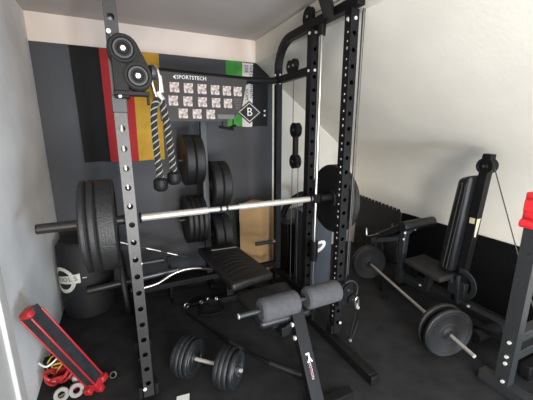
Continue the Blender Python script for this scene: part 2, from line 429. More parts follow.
# right carabiner and strap handle hanging from the low pulley
carabiner((RX1+.11,YF1-.10,.335),.045,.018,X_,Z_,'carabiner','small silver carabiner on the low pulley of the right front upright')
st = thing('strap_handle', (RX1+.09,YF1-.12,.02), 'black strap handle hanging from the low pulley of the right front upright', 'cable handle')
MB().tube(bez([(RX1+.105,YF1-.108,.285),(RX1+.085,YF1-.11,.20),(RX1+.062,YF1-.115,.10),(RX1+.055,YF1-.12,.06)],5),.007,8).tube(bez([(RX1+.112,YF1-.106,.285),(RX1+.135,YF1-.10,.22),(RX1+.13,YF1-.10,.15),(RX1+.062,YF1-.12,.05)],5),.006,8).build('strap', M['plastic'], st)
MB().ball((RX1+.056,YF1-.12,.045),.014).build('strap_end', M['grey_plastic'], st)

# ------------------------------------------------------------------ plates
def plate_mb(c, axis, R_, t, rh=.026, hub=.06, lip=.03, dr=.010, hubout=0.):
    h = t/2; hh = h+hubout
    prof = [(rh,-hh),(hub,-hh),(hub+.008,-h+dr),(R_-lip-.012,-h+dr),(R_-lip,-h),(R_-.010,-h),(R_,-h+.010),(R_,h-.010),(R_-.010,h),(R_-lip,h),(R_-lip-.012,h-dr),(hub+.008,h-dr),(hub,hh),(rh,hh)]
    return MB().rev(prof,c,axis,56)
def plate(c, axis, R_, t, label, group, m='plate', name='weight_plate', **k):
    o = plate_mb(c,axis,R_,t,**k).build(name, M[m]); WPo = o
    return tag(o, label, 'weight plate', group)
BY, BZ = 2.0, 1.065
bb = thing('barbell', (.7,BY,BZ), 'long silver smith bar running across the rack between its uprights', 'barbell')
mb = MB().tube([(.075,BY,BZ),(.50,BY,BZ)],.0225,20).tube([(.73,BY,BZ),(1.345,BY,BZ)],.0225,20)
mb.tube([(.495,BY,BZ),(.735,BY,BZ)],.0165,16); mb.build('shaft', M['satin'], bb)
MB().cyl((.585,BY,BZ),(.60,BY,BZ),.019).cyl((.63,BY,BZ),(.645,BY,BZ),.019).build_each('grip_ring', M['sleeve'], bb)
for s, x in ((-1,RX0),(1,RX1)):
    MB().box((x,BY,BZ),(.055,.05,.07)).cyl((x-s*.05,BY,BZ),(x-s*.062,BY,BZ),.034).build('bearing_block', M['metal'], bb, bevel=.004)
    SL = .475 if s < 0 else .245
    sl = MB().cyl((x+s*.03,BY,BZ),(x+s*SL,BY,BZ),.0285,20).build('sleeve', M['sleeve'], bb)
    MB().cyl((x+s*SL,BY,BZ),(x+s*(SL+.005),BY,BZ),.0265,20).build('sleeve_end', M['metal'], sl)
    MB().cyl((x+s*.032,BY,BZ),(x+s*.036,BY,BZ),.040,20).build('collar', M['metal'], sl)
g = 'plates on the left end of the smith bar'
plate((-.106,BY,BZ-.017),X_,.270,.094,'thick speckled rubber plate nearest the left upright on the smith bar',g,'plate_grey',rh=.047,lip=.05)
plate((-.1755,BY,BZ-.017),X_,.270,.042,'middle of three speckled plates on left end of the smith bar',g,'plate_grey',rh=.047)
plate((-.2175,BY,BZ-.017),X_,.270,.038,'outermost speckled plate on the left end of the smith bar, near white wall',g,'plate_grey',rh=.047)
g = 'plates on the right end of the smith bar'
p1 = plate((1.542,BY,BZ-.017),X_,.280,.036,'large black plate with red mark on the right end of the smith bar',g,rh=.047,lip=.04)
mk = MB()
for dz in (0,.03): mk.prism([(-.018,-.012),(.004,-.018),(.018,.006),(0,.018)],(1.526,BY-.10,.945+dz),Y_,Z_,-X_,.003)
WP[p1.name] = V(p1.location)
mk.build_each('red_mark', M['red'], p1)
MB().tube(arc((1.5265,BY,BZ),Y_,Z_,.19,PI*.85,PI*1.15,10),.003,6).build('mould_line', M['metal_grey'], p1)
plate((1.582,BY,BZ-.017),X_,.280,.036,'large black outer plate behind the red-marked one on the smith bar',g,rh=.047,lip=.04)

# ------------------------------------------------------------------ storage tree and its plates
TX, TY = .735, 2.98
tr = thing('plate_tree', (TX,TY,0), 'grey upright plate storage post against the dark back wall, loaded with black plates', 'plate rack')
MB().span((TX-.03,TY-.03,.05),(TX+.03,TY+.03,1.83)).build('post', M['metal_grey'], tr, bevel=.004)
MB().bar((TX-.3,TY,.025),(TX+.3,TY,.025),.06,.05).bar((TX,TY-.16,.025),(TX,TY+.28,.025),.06,.05).build('base', M['metal'], tr, bevel=.004)
pegs = [(-1,1.318,.245),(1,1.068,.245),(-1,.733,.285),(1,.536,.245)]
for s, z, L in pegs:
    MB().cyl((TX+s*.028,TY,z),(TX+s*L,TY,z),.020,16).build('peg', M['sleeve'], tr)
MB().cyl((TX,TY-.03,1.77),(TX,TY-.038,1.77),.012,8).build_each('bolt', M['zinc'], tr)
for s, z, R_, lst, nm in ((-1,1.318,.239,((.082,.085),(.170,.085)),'upper left peg'),(1,1.068,.229,((.082,.085),(.170,.085)),'upper right peg'),(-1,.733,.236,((.058,.046),(.106,.046),(.154,.046),(.202,.046)),'lower left peg'),(1,.536,.218,((.082,.085),(.170,.085)),'lower right peg')):
    words = {2:('inner','outer'),4:('innermost','second','third','outermost')}[len(lst)]
    for (dx, t), wd in zip(lst, words):
        lab = f'{wd} black plate on the {nm} of the grey storage post'
        plate((TX+s*dx,TY,z),X_,R_,t,lab,'plates on the storage post',rh=.021)

# ------------------------------------------------------------------ bars lying low by the back wall
ax = thing('barbell', (0,2.74,.3), 'short dark bar with one thin plate lying low behind the left upright', 'barbell')
pa, pb = V((-.36,2.732,.292)), V((.39,2.732,.335))
d = (pb-pa)
MB().tube([pa,pa+d*.36],.030,16).build('sleeve', M['sleeve'], ax)
MB().tube([pa+d*.36,pb],.027,16).build('shaft', M['grey_steel'], ax)
MB().cyl(pa+d*.42,pa+d*.44,.040).build('collar', M['metal'], ax)
plate(pa+d*.385,d,.285,.034,'thin upright black disc on the short dark bar behind the left upright','plate on the short dark bar',rh=.031)
ez = thing('curl_bar', (.2,2.60,.26), 'bent chrome curl bar lying across the rear rack tube', 'curl bar')
pts = bez([(-.02,2.62,.276),(.03,2.62,.276),(.07,2.62,.276),(.19,2.62,.293),(.30,2.62,.346),(.41,2.62,.372),(.53,2.62,.366),(.66,2.62,.335)],6)
MB().tube(pts,.0125,12).build('shaft', M['chrome'], ez)
MB().cyl((-.03,2.62,.276),(.01,2.62,.276),.018).build('sleeve', M['sleeve'], ez); MB().cyl((.57,2.62,.357),(.68,2.62,.328),.018).build('sleeve', M['sleeve'], ez)
tb = thing('straight_bar', (.2,2.92,.4), 'thin shiny straight bar sloping from the round black bag towards the storage post', 'bar')
qa, qb = V((-.150,2.93,.640)), V((.60,2.87,.335))
MB().tube([qa,qb],.0085,10).build('shaft', M['metal_grey'], tb)
MB().tube([qa.lerp(qb,.04),qa.lerp(qb,.20)],.0095,10).tube([qa.lerp(qb,.38),qa.lerp(qb,.54)],.0095,10).tube([qa.lerp(qb,.62),qa.lerp(qb,.74)],.0095,10).build_each('grip', M['chrome'], tb)
MB().bar((.315,2.80,.0),(.315,2.80,.45),.025,.025).bar((.315,2.68,.0125),(.315,2.93,.0125),.025,.025).build('bar_stand', M['metal']); tag(bpy.data.objects['bar_stand'],'small black upright stand behind the low bars','stand')

# ------------------------------------------------------------------ wall hangings
def cloth(x0, x1, z0, z1, y, cols, wav, skew=0, name='flag'):
    nx, nz = 48, 24; mb = MB(); vs = []
    for j in range(nz+1):
        for i in range(nx+1):
            u = i/nx; v = j/nz
            vs.append((x0+(x1-x0)*u + skew*v*(1-u) - .018*v*math.sin(u*2.2), y - .006 - .002*v - wav*v*(.5+.5*math.sin(u*17+v*1.5)) , z1+(z0-z1)*v + .006*math.sin(u*9)))
    o = len(vs); n = nx+1
    vb = [(p[0], p[1]+.004, p[2]) for p in vs]
    mb.v = [V(p) for p in vs+vb]
    for j in range(nz):
        for i in range(nx):
            mi = 0; u = (i+.5)/nx
            for k, (ue) in enumerate(cols):
                if u < ue: mi = k; break
            q = (j*n+i, j*n+i+1, (j+1)*n+i+1, (j+1)*n+i)
            mb.f.append(q); mb.m.append(mi); mb.f.append(tuple(o+e for e in reversed(q))); mb.m.append(mi)
    for j in range(nz):
        for i in (0,nx):
            mb.f.append((j*n+i, (j+1)*n+i, o+(j+1)*n+i, o+j*n+i)); mb.m.append(0 if i == 0 else len(cols)-1)
    return mb
f1 = cloth(-.322,.425,1.30,2.318,YB,(.315,.67,1.01),.016,.012).build('flag', [M['flag_black'],M['flag_red'],M['flag_gold']], angle=80)
tag(f1,'black, red and gold cloth flag hung sideways on the dark back wall','flag')
f2 = thing('flag', (1.35,YB-.02,1.64), 'green, white and black club flag with diamond crest on the back wall', 'flag')
cloth(1.100,1.605,1.640,2.318,YB,(.37,.63,1.01),.004).build('cloth', [M['flag_green'],M['flag_white'],M['flag_black']], f2, angle=80)
fy = YB-.016
MB().prism([(-.155,0),(0,-.125),(.155,0),(0,.125)],(1.362,fy,1.795),X_,Z_,-Y_,.002).build('crest_border', M['ink'], f2)
MB().prism([(-.132,0),(0,-.106),(.132,0),(0,.106)],(1.362,fy-.002,1.795),X_,Z_,-Y_,.002).build('crest_field', M['flag_white'], f2)
MB().prism([(-.118,0),(0,-.094),(.118,0),(0,.094)],(1.362,fy-.004,1.795),X_,Z_,-Y_,.002).build('crest_inner', M['ink'], f2)
text('crest_letter','B',.13,(1.362,fy-.0065,1.795),X_,Z_,M['white_print'],f2)
for wd, z in (('DIE',2.25),('ELF',2.12),('VOM',1.985)): text('flag_lettering',wd,.056,(1.332,fy,z),-Z_,X_,M['ink'],f2)
text('flag_lettering','NIEDERRHEIN',.056,(1.388,fy,2.12),-Z_,X_,M['ink'],f2)
MB().box((1.552,fy,1.815),(.022,.002,.022)).build('white_dot', M['white_print'], f2)
MB().box((1.552,fy,1.765),(.022,.002,.022)).build('white_dot', M['white_print'], f2)
# exercise poster hung in front of the rear crossbar
po = thing('exercise_poster', (.66,2.615,1.66), 'dark poster with three rows of small exercise pictures hanging from rear crossbar', 'poster')
py = 2.632
MB().prism([(.30,2.045),(1.055,2.025),(1.005,1.80),(.93,1.70),(.80,1.672),(.315,1.668)],(0,py,0),X_,Z_,-Y_,.006).build('sheet', M['poster'], po, smooth=False)
text('lettering','SPORTSTECH',.040,(.575,py-.008,2.008),X_,Z_*1+X_*0,M['white_print'],po)
MB().prism([(-.012,0),(.012,.018),(.004,0),(.012,-.018)],(.440,py-.006,2.008),X_,Z_,-Y_,.002).build('logo', M['white_print'], po)
for row, (z, xs) in enumerate(((1.930,(.435,.545,.655,.765,.868,.965)),(1.828,(.420,.535,.655,.770,.875)),(1.732,(.492,.605,.720)))):
    for x in xs:
        pc = MB().box((x,py-.0075,z-.02*(x-.4)*.6),(.072,.003,.075)).build('exercise_picture', M['pic'], po, smooth=False)
for k in range(7): MB().box((.965,py-.0075,1.862-.014*k),(.075-.006*k,.003,.004)).build('caption', M['greyprint'], po, smooth=False)
MB().box((.855,py-.0075,1.712),(.15,.003,.036)).build('caption', M['greyprint'], po, smooth=False)
# small black clip bar below the poster
hb = MB().tube([(.80,2.66,1.628),(.93,2.66,1.605)],.012,8).tube([(.90,2.66,1.625),(.955,2.66,1.640)],.010,8)
hb.tube([(.83,2.66,1.63),(.83,2.66,1.68)],.006,6).tube([(.93,2.66,1.61),(.93,2.66,1.71)],.006,6)
tag(hb.build('hook_bar', M['plastic']),'small black bar hooked under the right end of exercise poster','hook')

# ------------------------------------------------------------------ cardboard box, bag, crate, case
A_, B_, C_ = V((1.127,3.08,0)), V((1.292,2.85,0)), V((1.522,3.03,0)); D_ = A_+C_-B_
hz = .80
cb = thing('cardboard_box', (1.33,3.06,0), 'tall tan cardboard box standing in the corner behind the rack', 'box')
MB().hexa([A_,B_,C_,D_]+[p+Z_*hz for p in (A_,B_,C_,D_)]).build('carton', M['card'], cb, smooth=False)
e = (B_-A_).normalized(); n_ = V((e.y,-e.x,0)); n_ = n_ if n_.y < 0 else -n_
MB().hexa([A_+n_*.002+Z_*.60, B_+n_*.002+Z_*.60, B_+n_*.007+Z_*.60, A_+n_*.007+Z_*.60]+[p+Z_*hz for p in (A_+n_*.002,B_+n_*.002,B_+n_*.007,A_+n_*.007)]).build('flap', M['card'], cb, smooth=False)
bg = thing('gym_bag', (-.40,2.97,0), 'round black bag with white ring print in the left corner by the floor', 'bag')
bc = V((-.375,2.985,0)); br = .205
MB().rev([(.001,0),(br-.02,0),(br,.02),(br+.006,.3),(br,.64),(br-.03,.685),(.001,.695)],bc,(0,0,1),40,closed=False).build('bag_body', M['bag'], bg)
def onbag(a, z, off=.007): return bc + V((math.sin(a)*(br+off), -math.cos(a)*(br+off), z))
def bagstrip(f, na, nz, m, nm):     # f(u,v)->(angle,z)
    mb = MB(); vs = []
    for layer in (.0065,.0095):
        for i in range(na+1):
            for j in range(nz+1): vs.append(onbag(*f(i/na, j/nz), layer))
    K = (na+1)*(nz+1); fs = []
    for i in range(na):
        for j in range(nz):
            q = (i*(nz+1)+j,(i+1)*(nz+1)+j,(i+1)*(nz+1)+j+1,i*(nz+1)+j+1); fs.append(tuple(reversed(q))); fs.append(tuple(K+e for e in q))
    mb.add(vs, fs); return mb.build(nm, m, bg)
ca, cz_ = -.86, .375
def ringf(u, v):
    t = 2*PI*u; r = .085+.03*v; return ca + r*math.cos(t)/br, cz_ + r*math.sin(t)
bagstrip(ringf,40,1,M['cream_print'],'printed_ring')
def banf(u, v): return ca + (-.09+.24*u)/br, cz_-.015+.05*u*.8 + (v-.5)*(.055+.028*u)
bagstrip(banf,14,2,M['cream_print'],'printed_banner')
for i, ch in enumerate('TOOLS'):
    a = ca + (-.055+.043*i)/br; z = cz_-.006+.0072*i
    text('printed_letter', ch, .058, onbag(a,z,.0105), V((math.cos(a),math.sin(a),.17)), V((-.17*math.cos(a),-.17*math.sin(a),1)), M['greyprint'], bg, depth=.0012)
bagstrip(lambda u,v: (ca+(.165+.03*u)/br, cz_+.02+.006*v),2,1,M['cream_print'],'printed_dash')
cr = thing('plastic_crate', (1.72,2.95,0), 'black plastic bin with arched carry handle behind the rack side posts', 'bin')
MB().hexa([V(p) for p in ((1.50,2.80,0),(1.86,2.80,0),(1.86,3.10,0),(1.50,3.10,0),(1.46,2.76,.60),(1.90,2.76,.66),(1.90,3.14,.66),(1.46,3.14,.60))]).build('body', M['plastic'], cr, bevel=.02)
MB().hexa([V(p) for p in ((1.45,2.75,.60),(1.91,2.75,.66),(1.91,3.15,.66),(1.45,3.15,.60),(1.47,2.78,.645),(1.89,2.78,.70),(1.89,3.12,.70),(1.47,3.12,.645))]).build('lid', M['metal_grey'], cr, bevel=.01)
MB().tube(bez([(1.49,2.94,.62),(1.55,2.94,.75),(1.66,2.94,.845),(1.80,2.94,.87),(1.88,2.94,.68)],6),.035,10).build('handle', M['plastic'], cr)
cr.location.x += .085
cs = thing('upright_case', (1.66,2.24,0), 'blue-grey upright case behind the right front upright of the rack', 'case')
MB().span((1.49,2.30,0),(1.80,2.50,.85)).build('shell', M['case'], cs, bevel=.012)
MB().span((1.50,2.29,.785),(1.79,2.30,.835)).build('lid_edge', M['metal_grey'], cs, bevel=.003)
stc = MB().prism([(.085*math.cos(2*PI*i/20), .055*math.sin(2*PI*i/20)) for i in range(20)],(1.645,2.299,.50),X_*.93+Z_*.3,Z_,-Y_,.003).build('sticker', M['white_print'], cs)
MB().prism([(.05*math.cos(2*PI*i/20), .022*math.sin(2*PI*i/20)) for i in range(20)],(1.64,2.2955,.505),X_*.93+Z_*.3,Z_,-Y_,.002).build('sticker_print', M['greyprint'], stc)
MB().tube(bez([(1.60,2.40,.85),(1.60,2.40,.88),(1.70,2.40,.88),(1.70,2.40,.85)],4),.008,8).build('handle', M['plastic'], cs)

# ------------------------------------------------------------------ main weight bench
wb = thing('weight_bench', (.82,2.0,0), 'black padded adjustable bench with two grey foam rollers in the middle of the rack', 'weight bench')
def pad(c8, m, parent, nm, bev=.022):
    return MB().hexa([V(p) for p in c8]).build(nm, m, parent, bevel=bev, seg=3)
def slab(top, th):   # top: 4 corners (CCW from above), extruded down by th
    t = [V(p) for p in top]; n = (t[1]-t[0]).cross(t[3]-t[0]).normalized()
    if n.z < 0: n = -n
    return [p-n*th for p in t] + t
bt_top = [(.600,1.82,.575),(.945,1.87,.575),(.930,2.745,.512),(.570,2.745,.512)]
bp = pad(slab(bt_top,.065), M['vinyl'], wb, 'backrest', .025)
def on_top(tp, u, v, off=.002):
    a, b, c_, d_ = [V(p) for p in tp]; n = (b-a).cross(d_-a).normalized(); n = n if n.z > 0 else -n
    return (a*(1-u)+b*u)*(1-v) + (d_*(1-u)+c_*u)*v + n*off
mb = MB()
for v in [.10+.085*i for i in range(8)]:
    mb.tube([on_top(bt_top,.10,v,.0),on_top(bt_top,.5,v+.07,.0),on_top(bt_top,.90,v,.0)],.0018,5)
mb.build_each('stitching', M['stitch'], bp)
MB().tube([on_top(bt_top,.26,.83,.003),on_top(bt_top,.92,.80,.003)],.005,5).build('logo_strip', M['strand'], bp)
bt2 = [(.66,1.47,.475),(1.02,1.47,.475),(1.03,1.84,.505),(.63,1.84,.505)]
sp = pad(slab(bt2,.06), M['vinyl'], wb, 'seat', .025)
mb = MB()
for u in (.25,.42,.60,.78): mb.tube([on_top(bt2,u,.12),on_top(bt2,u-.04,.93)],.0028,5)
mb.build_each('stitching', M['stitch'], sp)
MB().bar((.82,1.45,.385),(.82,2.68,.36),.06,.06).build('main_tube', M['metal'], wb, bevel=.004)
MB().bar((.80,1.98,.39),(.80,2.66,.44),.045,.045).bar((.70,2.0,.48),(.70,2.66,.435),.03,.03).bar((.90,2.0,.48),(.90,2.66,.435),.03,.03).build('backrest_frame', M['metal'], wb, bevel=.003)
MB().box((.83,1.65,.41),(.16,.30,.03)).build('seat_bracket', M['metal'], wb)
MB().bar((.82,2.60,.37),(.82,2.58,.05),.06,.06).bar((.82,2.60,.1),(.82,2.2,.355),.03,.03).build('rear_leg', M['metal'], wb, bevel=.004)
rf = MB().bar((.60,2.56,.0275),(1.02,2.56,.0275),.06,.055).build('rear_foot', M['metal'], wb, bevel=.004)
fl = MB().bar((.905,1.49,.50),(.903,1.22,.03),.085,.055).build('front_leg', M['metal'], wb, bevel=.004)
MB().bar((.82,1.48,.385),(.90,1.47,.43),.05,.05).build('leg_hinge', M['metal'], wb, bevel=.004)
MB().bar((.64,1.20,.0275),(1.14,1.20,.0275),.06,.055).build('front_foot', M['metal'], wb, bevel=.004)
RZ, RYY = .575, 1.455
rod = MB().cyl((.515,RYY,RZ),(1.235,RYY,RZ),.0145,14).build('roller_rod', M['metal_grey'], wb)
MB().cyl((.510,RYY,RZ),(.516,RYY,RZ),.016,14).build('rod_cap', M['satin'], rod)
def roller(x0, x1):
    r = .069
    return MB().rev([(.014,x0),(r-.012,x0),(r,x0+.012),(r+.001,(x0+x1)/2),(r,x1-.012),(r-.012,x1),(.014,x1)],(0,RYY,RZ),X_,28).build('foam_roller', M['foam'], wb)
roller(.645,.895); roller(.955,1.205)
mb = MB()
for p, a in (((.862,1.44,.43),(-1,0,0)),((.862,1.405,.36),(-1,0,0)),((.93,1.42,.40),(1,-.4,0)),((.75,1.52,.42),(-1,-1,0))): bolt(mb,p,a,.014,.012)
mb.build_each('bolt', M['zinc'], wb)
lp0, lp1 = V((.905,1.49,.50)), V((.903,1.22,.03)); ld = (lp1-lp0).normalized(); ln = X_.cross(ld).normalized(); ln = ln if ln.y < 0 else -ln
def onleg(t, off=.029): return lp0.lerp(lp1, t) + ln*off
text('lettering','MOTION',.024,onleg(.66),ld,X_,M['pinkprint'],fl)
lg = MB()
lg.prism([(-.03,-.014),(-.02,-.014),(-.02,.002),(.004,.0),(.018,-.014),(.026,-.008),(.010,.006),(.026,.018),(.018,.022),(-.004,.010),(-.03,.010)],onleg(.535),ld,X_,ln,.0015)
lg.build('logo', M['white_print'], fl)
# black cable handles on the floor behind the bench
h1 = thing('cable_attachment', (.45,2.64,0), 'black flat-topped cable handle with chrome ring on the floor beside the bench', 'cable handle')
MB().box((.52,2.62,.03),(.15,.07,.035),Matrix.Rotation(.35,3,'Z')).build('grip', M['plastic'], h1, bevel=.01)
MB().rev([(.020+.006*math.cos(t),.006*math.sin(t)) for t in [2*PI*k/8 for k in range(8)]],(.415,2.60,.026),(.3,-1,.2),20).build('ring', M['chrome'], h1)
MB().tube([(.40,2.61,.015),(.47,2.60,.03)],.011,8).build('shackle', M['plastic'], h1)
h2 = thing('cable_attachment', (.60,2.46,0), 'black D-shaped cable handle with chrome buckles under the bench', 'cable handle')
MB().tube(bez([(.49,2.40,.02),(.53,2.50,.055),(.60,2.52,.07),(.68,2.50,.055),(.71,2.40,.02),(.60,2.37,.018),(.49,2.40,.02)],5),.014,8).build('grip', M['plastic'], h2)
for x, y in ((.53,2.50),(.60,2.52),(.67,2.50)): MB().rev([(.014+.005*math.cos(t),.005*math.sin(t)) for t in [2*PI*k/8 for k in range(8)]],(x,y,.085),(.4,-1,.1),16).build('buckle', M['chrome'], h2)
h3 = thing('cable_attachment', (.72,2.66,0), 'short straight black cable handle with steel ends behind the bench foot', 'cable handle')
MB().cyl((.62,2.635,.022),(.86,2.655,.022),.017,12).build('grip', M['plastic'], h3)
for x, y in ((.60,2.633),(.88,2.657)): MB().rev([(.012+.005*math.cos(t),.005*math.sin(t)) for t in [2*PI*k/8 for k in range(8)]],(x,y,.022),(.3,-1,.1),16).build('ring', M['chrome'], h3)
# lat bar lying on the floor
lb = thing('lat_bar', (.7,2.0,0), 'long black pulldown bar with grey grips lying on the floor under bench', 'pulldown bar')
lpts = bez([(.40,2.50,.016),(.455,2.36,.016),(.60,2.01,.016),(.685,1.84,.016),(.77,1.69,.016),(.87,1.55,.016),(.965,1.43,.016)],6)
MB().tube(lpts,.0125,12).build('bar', M['metal'], lb)
MB().tube(lpts[13:19],.017,12).build('grip', M['panel'], lb); MB().tube(lpts[26:37],.0165,12).build('grip', M['metal_grey'], lb)

# ------------------------------------------------------------------ adjustable dumbbell
db0, db1 = V((.250,1.835,.128)), V((.520,1.578,.128)); dd = (db1-db0).normalized()
db = thing('dumbbell', (.395,1.71,0), 'black adjustable dumbbell with stacked disc plates lying on the floor', 'dumbbell')
MB().tube([db0-dd*.05,db1+dd*.055],.0125,14).build('handle', M['satin'], db)
def dplate(c, R_, t): 
    h = t/2
    prof = [(.013,-h),(.035,-h),(.04,-h+.005),(R_*.62,-h+.005),(R_*.66,-h),(R_*.72,-h),(R_*.76,-h+.005),(R_-.016,-h+.005),(R_-.010,-h),(R_-.004,-h),(R_,-h+.005),(R_,h-.005),(R_-.004,h),(R_-.010,h),(R_-.016,h-.005),(R_*.76,h-.005),(R_*.72,h),(R_*.66,h),(R_*.62,h-.005),(.04,h-.005),(.035,h),(.013,h)]
    return MB().rev(prof,c,dd,40).build('disc', M['cast'], db)
for k, R_ in enumerate((.118,.128,.128,.120)): dplate(db0+dd*(-.012+.031*k), R_, .029)
for k, R_ in enumerate((.120,.128,.128,.112)): dplate(db1+dd*(-.081+.031*k), R_, .029)
for e, s in ((db0-dd*.03,-1),(db1+dd*.03,1)):
    nut = MB().rev([(.013,-.008),(.026,-.008),(.030,0),(.026,.008),(.013,.008)],e,dd,18)
    u, w, _ = frame(dd)
    for k in range(6):
        a = 2*PI*k/6; nut.box(e+(u*math.cos(a)+w*math.sin(a))*.032,(.014,.014,.014))
    nut.build('star_nut', M['metal_grey'], db, bevel=.002)
cd = MB().hexa([V(p) for p in ((.170,1.648,.001),(.150,1.575,.001),(.225,1.555,.001),(.246,1.640,.001),(.170,1.648,.004),(.150,1.575,.004),(.225,1.555,.004),(.246,1.640,.004))])
tag(cd.build('paper_card', M['white_print'], smooth=False),'white paper card on the floor in front of the dumbbell','paper')

# ------------------------------------------------------------------ floor barbell
fa, fb = V((2.415,2.57,.187)), V((1.924,.955,.187)); fd = (fb-fa).normalized()
fbar = thing('barbell', (2.16,1.8,.187), 'thin chrome barbell on the floor on the right with two plates per end', 'barbell')
MB().tube([fa,fb],.0125,14).build('shaft', M['satin'], fbar)
LT = (fb-fa).length
for t in (.285,LT-.345): MB().cyl(fa+fd*(t-.012),fa+fd*(t+.012),.024).build('collar', M['metal'], fbar)
MB().rev([(.0125,-.006),(.020,-.006),(.022,0),(.020,.006),(.0125,.006)],fa+fd*(LT-.209),fd,16).build('spin_collar', M['metal_grey'], fbar)
g = 'plates on the floor barbell'
for t, lab in ((.255,'inner plate on the far end of the chrome floor barbell'),(.212,'outer plate on the far end of the chrome floor barbell'),(LT-.310,'inner ring-edged plate on the near end of the chrome floor barbell'),(LT-.235,'front ring-faced plate on the near end of the chrome floor barbell')):
    tk = .038
    o = plate_mb(fa+fd*t,fd,.186,tk,rh=.014,hub=.04,lip=.012,dr=.008).build('weight_plate', M['plate']); WP[o.name] = V(o.location)
    tag(o,lab,'weight plate',g)
    mb = MB()
    for r in (.158,.078):
        mb.rev([(r+.0028*math.cos(q), .0028*math.sin(q)) for q in [2*PI*k/6 for k in range(6)]],fa+fd*(t+tk/2-.008 if r < .15 else t+tk/2-.006),fd,40)
    mb.build_each('raised_ring', M['grey_steel'], o)
    MB().rev([(.0135,tk/2-.006),(.030,tk/2-.006),(.030,tk/2+.003),(.0135,tk/2+.003)],fa+fd*t,fd,20).build('hub', M['cast'], o)
cl = thing('spring_collar', (2.19,1.93,0), 'small black spring clip lying on the floor beside the chrome barbell', 'collar')
MB().rev([(.026+.007*math.cos(t),.007*math.sin(t)) for t in [2*PI*k/8 for k in range(8)]],(2.19,1.93,.012),(.1,.1,1),20).tube([(2.215,1.935,.014),(2.25,1.97,.02)],.006,6).tube([(2.165,1.94,.014),(2.16,1.98,.02)],.006,6).build('clip', M['metal'], cl)
cl = thing('spring_collar', (-.19,1.96,0), 'small silver and black collar on the floor at the foot of the red case', 'collar')
MB().rev([(.028+.008*math.cos(t),.012*math.sin(t)) for t in [2*PI*k/8 for k in range(8)]],(-.185,1.97,.03),(.3,-.8,.5),20).build('ring', M['metal'], cl)
MB().rev([(.018+.004*math.cos(t),.006*math.sin(t)) for t in [2*PI*k/8 for k in range(8)]],(-.182,1.962,.038),(.3,-.8,.5),20).build('insert', M['chrome'], cl)

# ------------------------------------------------------------------ preacher curl bench with pulley tower
pb_ = thing('preacher_bench', (2.5,1.5,0), 'black preacher curl bench with seat, tall backrest and pulley tower at the right wall', 'weight bench')
MB().bar((2.5,.78,.15),(2.5,2.10,.13),.07,.07).build('base_tube', M['metal_grey'], pb_, bevel=.004)
for y in (2.06,.82): MB().bar((2.26,y,.05),(2.74,y,.05),.06,.10).build('foot', M['metal'], pb_, bevel=.006)
MB().bar((2.43,2.0,.10),(2.43,1.985,.64),.06,.06,up=(0,1,0)).build('preacher_post', M['metal_grey'], pb_, bevel=.004)
MB().bar((2.42,2.0,.16),(2.30,2.02,.50),.0,.0) 
MB().bar((2.36,2.33,.445),(2.43,2.02,.56),.04,.045).bar((2.43,1.985,.62),(2.54,1.96,.71),.05,.05).build('pad_arm', M['metal_grey'], pb_, bevel=.003)
ptop = [(2.345,1.955,.75),(2.74,1.955,.75),(2.74,2.30,.525),(2.345,2.30,.525)]
pp = pad(slab(ptop,.055), M['vinyl'], pb_, 'arm_pad', .015)
MB().rev([(.001,0),(.045,0),(.05,.008),(.05,.422),(.045,.43),(.001,.43)],(2.33,1.945,.71),X_,24,closed=False).build('pad_roll', M['vinyl'], pb_)
for x in (2.345,2.73):
    MB().tube(bez([(x-.0,2.24,.545),(x-.0,2.38,.475),(x-.0,2.405,.50),(x-.0,2.41,.56)],5),.0075,8).build_each('bar_rest', M['chrome'], pb_)
mb = MB()
for p in ((2.40,1.97,.57),(2.40,1.965,.635),(2.36,1.93,.675),(2.48,1.925,.675)): bolt(mb,p,(-.3,-1,0),.012,.01)
for p in ((2.465,1.78,.16),(2.465,1.33,.19),(2.465,1.42,.30)): bolt(mb,p,(-1,-.2,.2),.012,.01)
mb.build_each('bolt', M['zinc'], pb_)
s2 = [(2.22,1.43,.425),(2.50,1.47,.425),(2.66,1.87,.43),(2.31,1.90,.43)]
s2 = [(2.27,1.47,.415),(2.56,1.47,.415),(2.60,1.88,.42),(2.32,1.88,.42)]
pad(slab(s2,.05), M['mat_brown'], pb_, 'seat', .018)
MB().bar((2.48,1.72,.14),(2.48,1.70,.38),.07,.05,up=(0,1,0)).bar((2.45,1.47,.355),(2.45,1.85,.355),.06,.035).build('seat_post', M['metal_grey'], pb_, bevel=.003)
bk = [V(p) for p in ((2.395,1.475,.43),(2.605,1.475,.43),(2.605,1.605,.43),(2.395,1.605,.43),(2.395,1.42,1.265),(2.605,1.42,1.265),(2.605,1.525,1.225),(2.395,1.525,1.225))]
bkp = MB().hexa(bk).build('backrest', M['vinyl'], pb_, bevel=.03, seg=3)
MB().tube([(2.3945,1.545,.46),(2.3945,1.48,1.20)],.003,5).tube([(2.3945,1.515,.46),(2.3945,1.45,1.20)],.003,5).build_each('piping', M['stitch'], bkp)
tw = MB().bar((2.5,1.455,.15),(2.5,1.375,1.425),.065,.065,up=(0,1,0)).build('pulley_tower', M['metal'], pb_, bevel=.004)
MB().box((2.467,1.407,.90),(.003,.040,.045)).hexa([V(p) for p in ((2.482,1.383,.77),(2.505,1.383,.76),(2.505,1.3845,.76),(2.482,1.3845,.77),(2.470,1.373,.92),(2.515,1.373,.92),(2.515,1.3745,.92),(2.470,1.3745,.92))]).build('tape', M['tape'], tw)
wheel((2.5,1.38,1.335),(1,0,0),.060,.078,tw)
MB().tube([(2.53,1.38,1.39),(2.575,1.37,1.39)],.006,6).build('pin', M['chrome'], tw)
MB().tube([(2.5,1.325,1.32),(2.5,1.06,.68),(2.5,.92,.36),(2.5,.90,.185)],.0045,6).build('cable', M['cable'], pb_)
gc = V((2.462,1.42,.35)); 
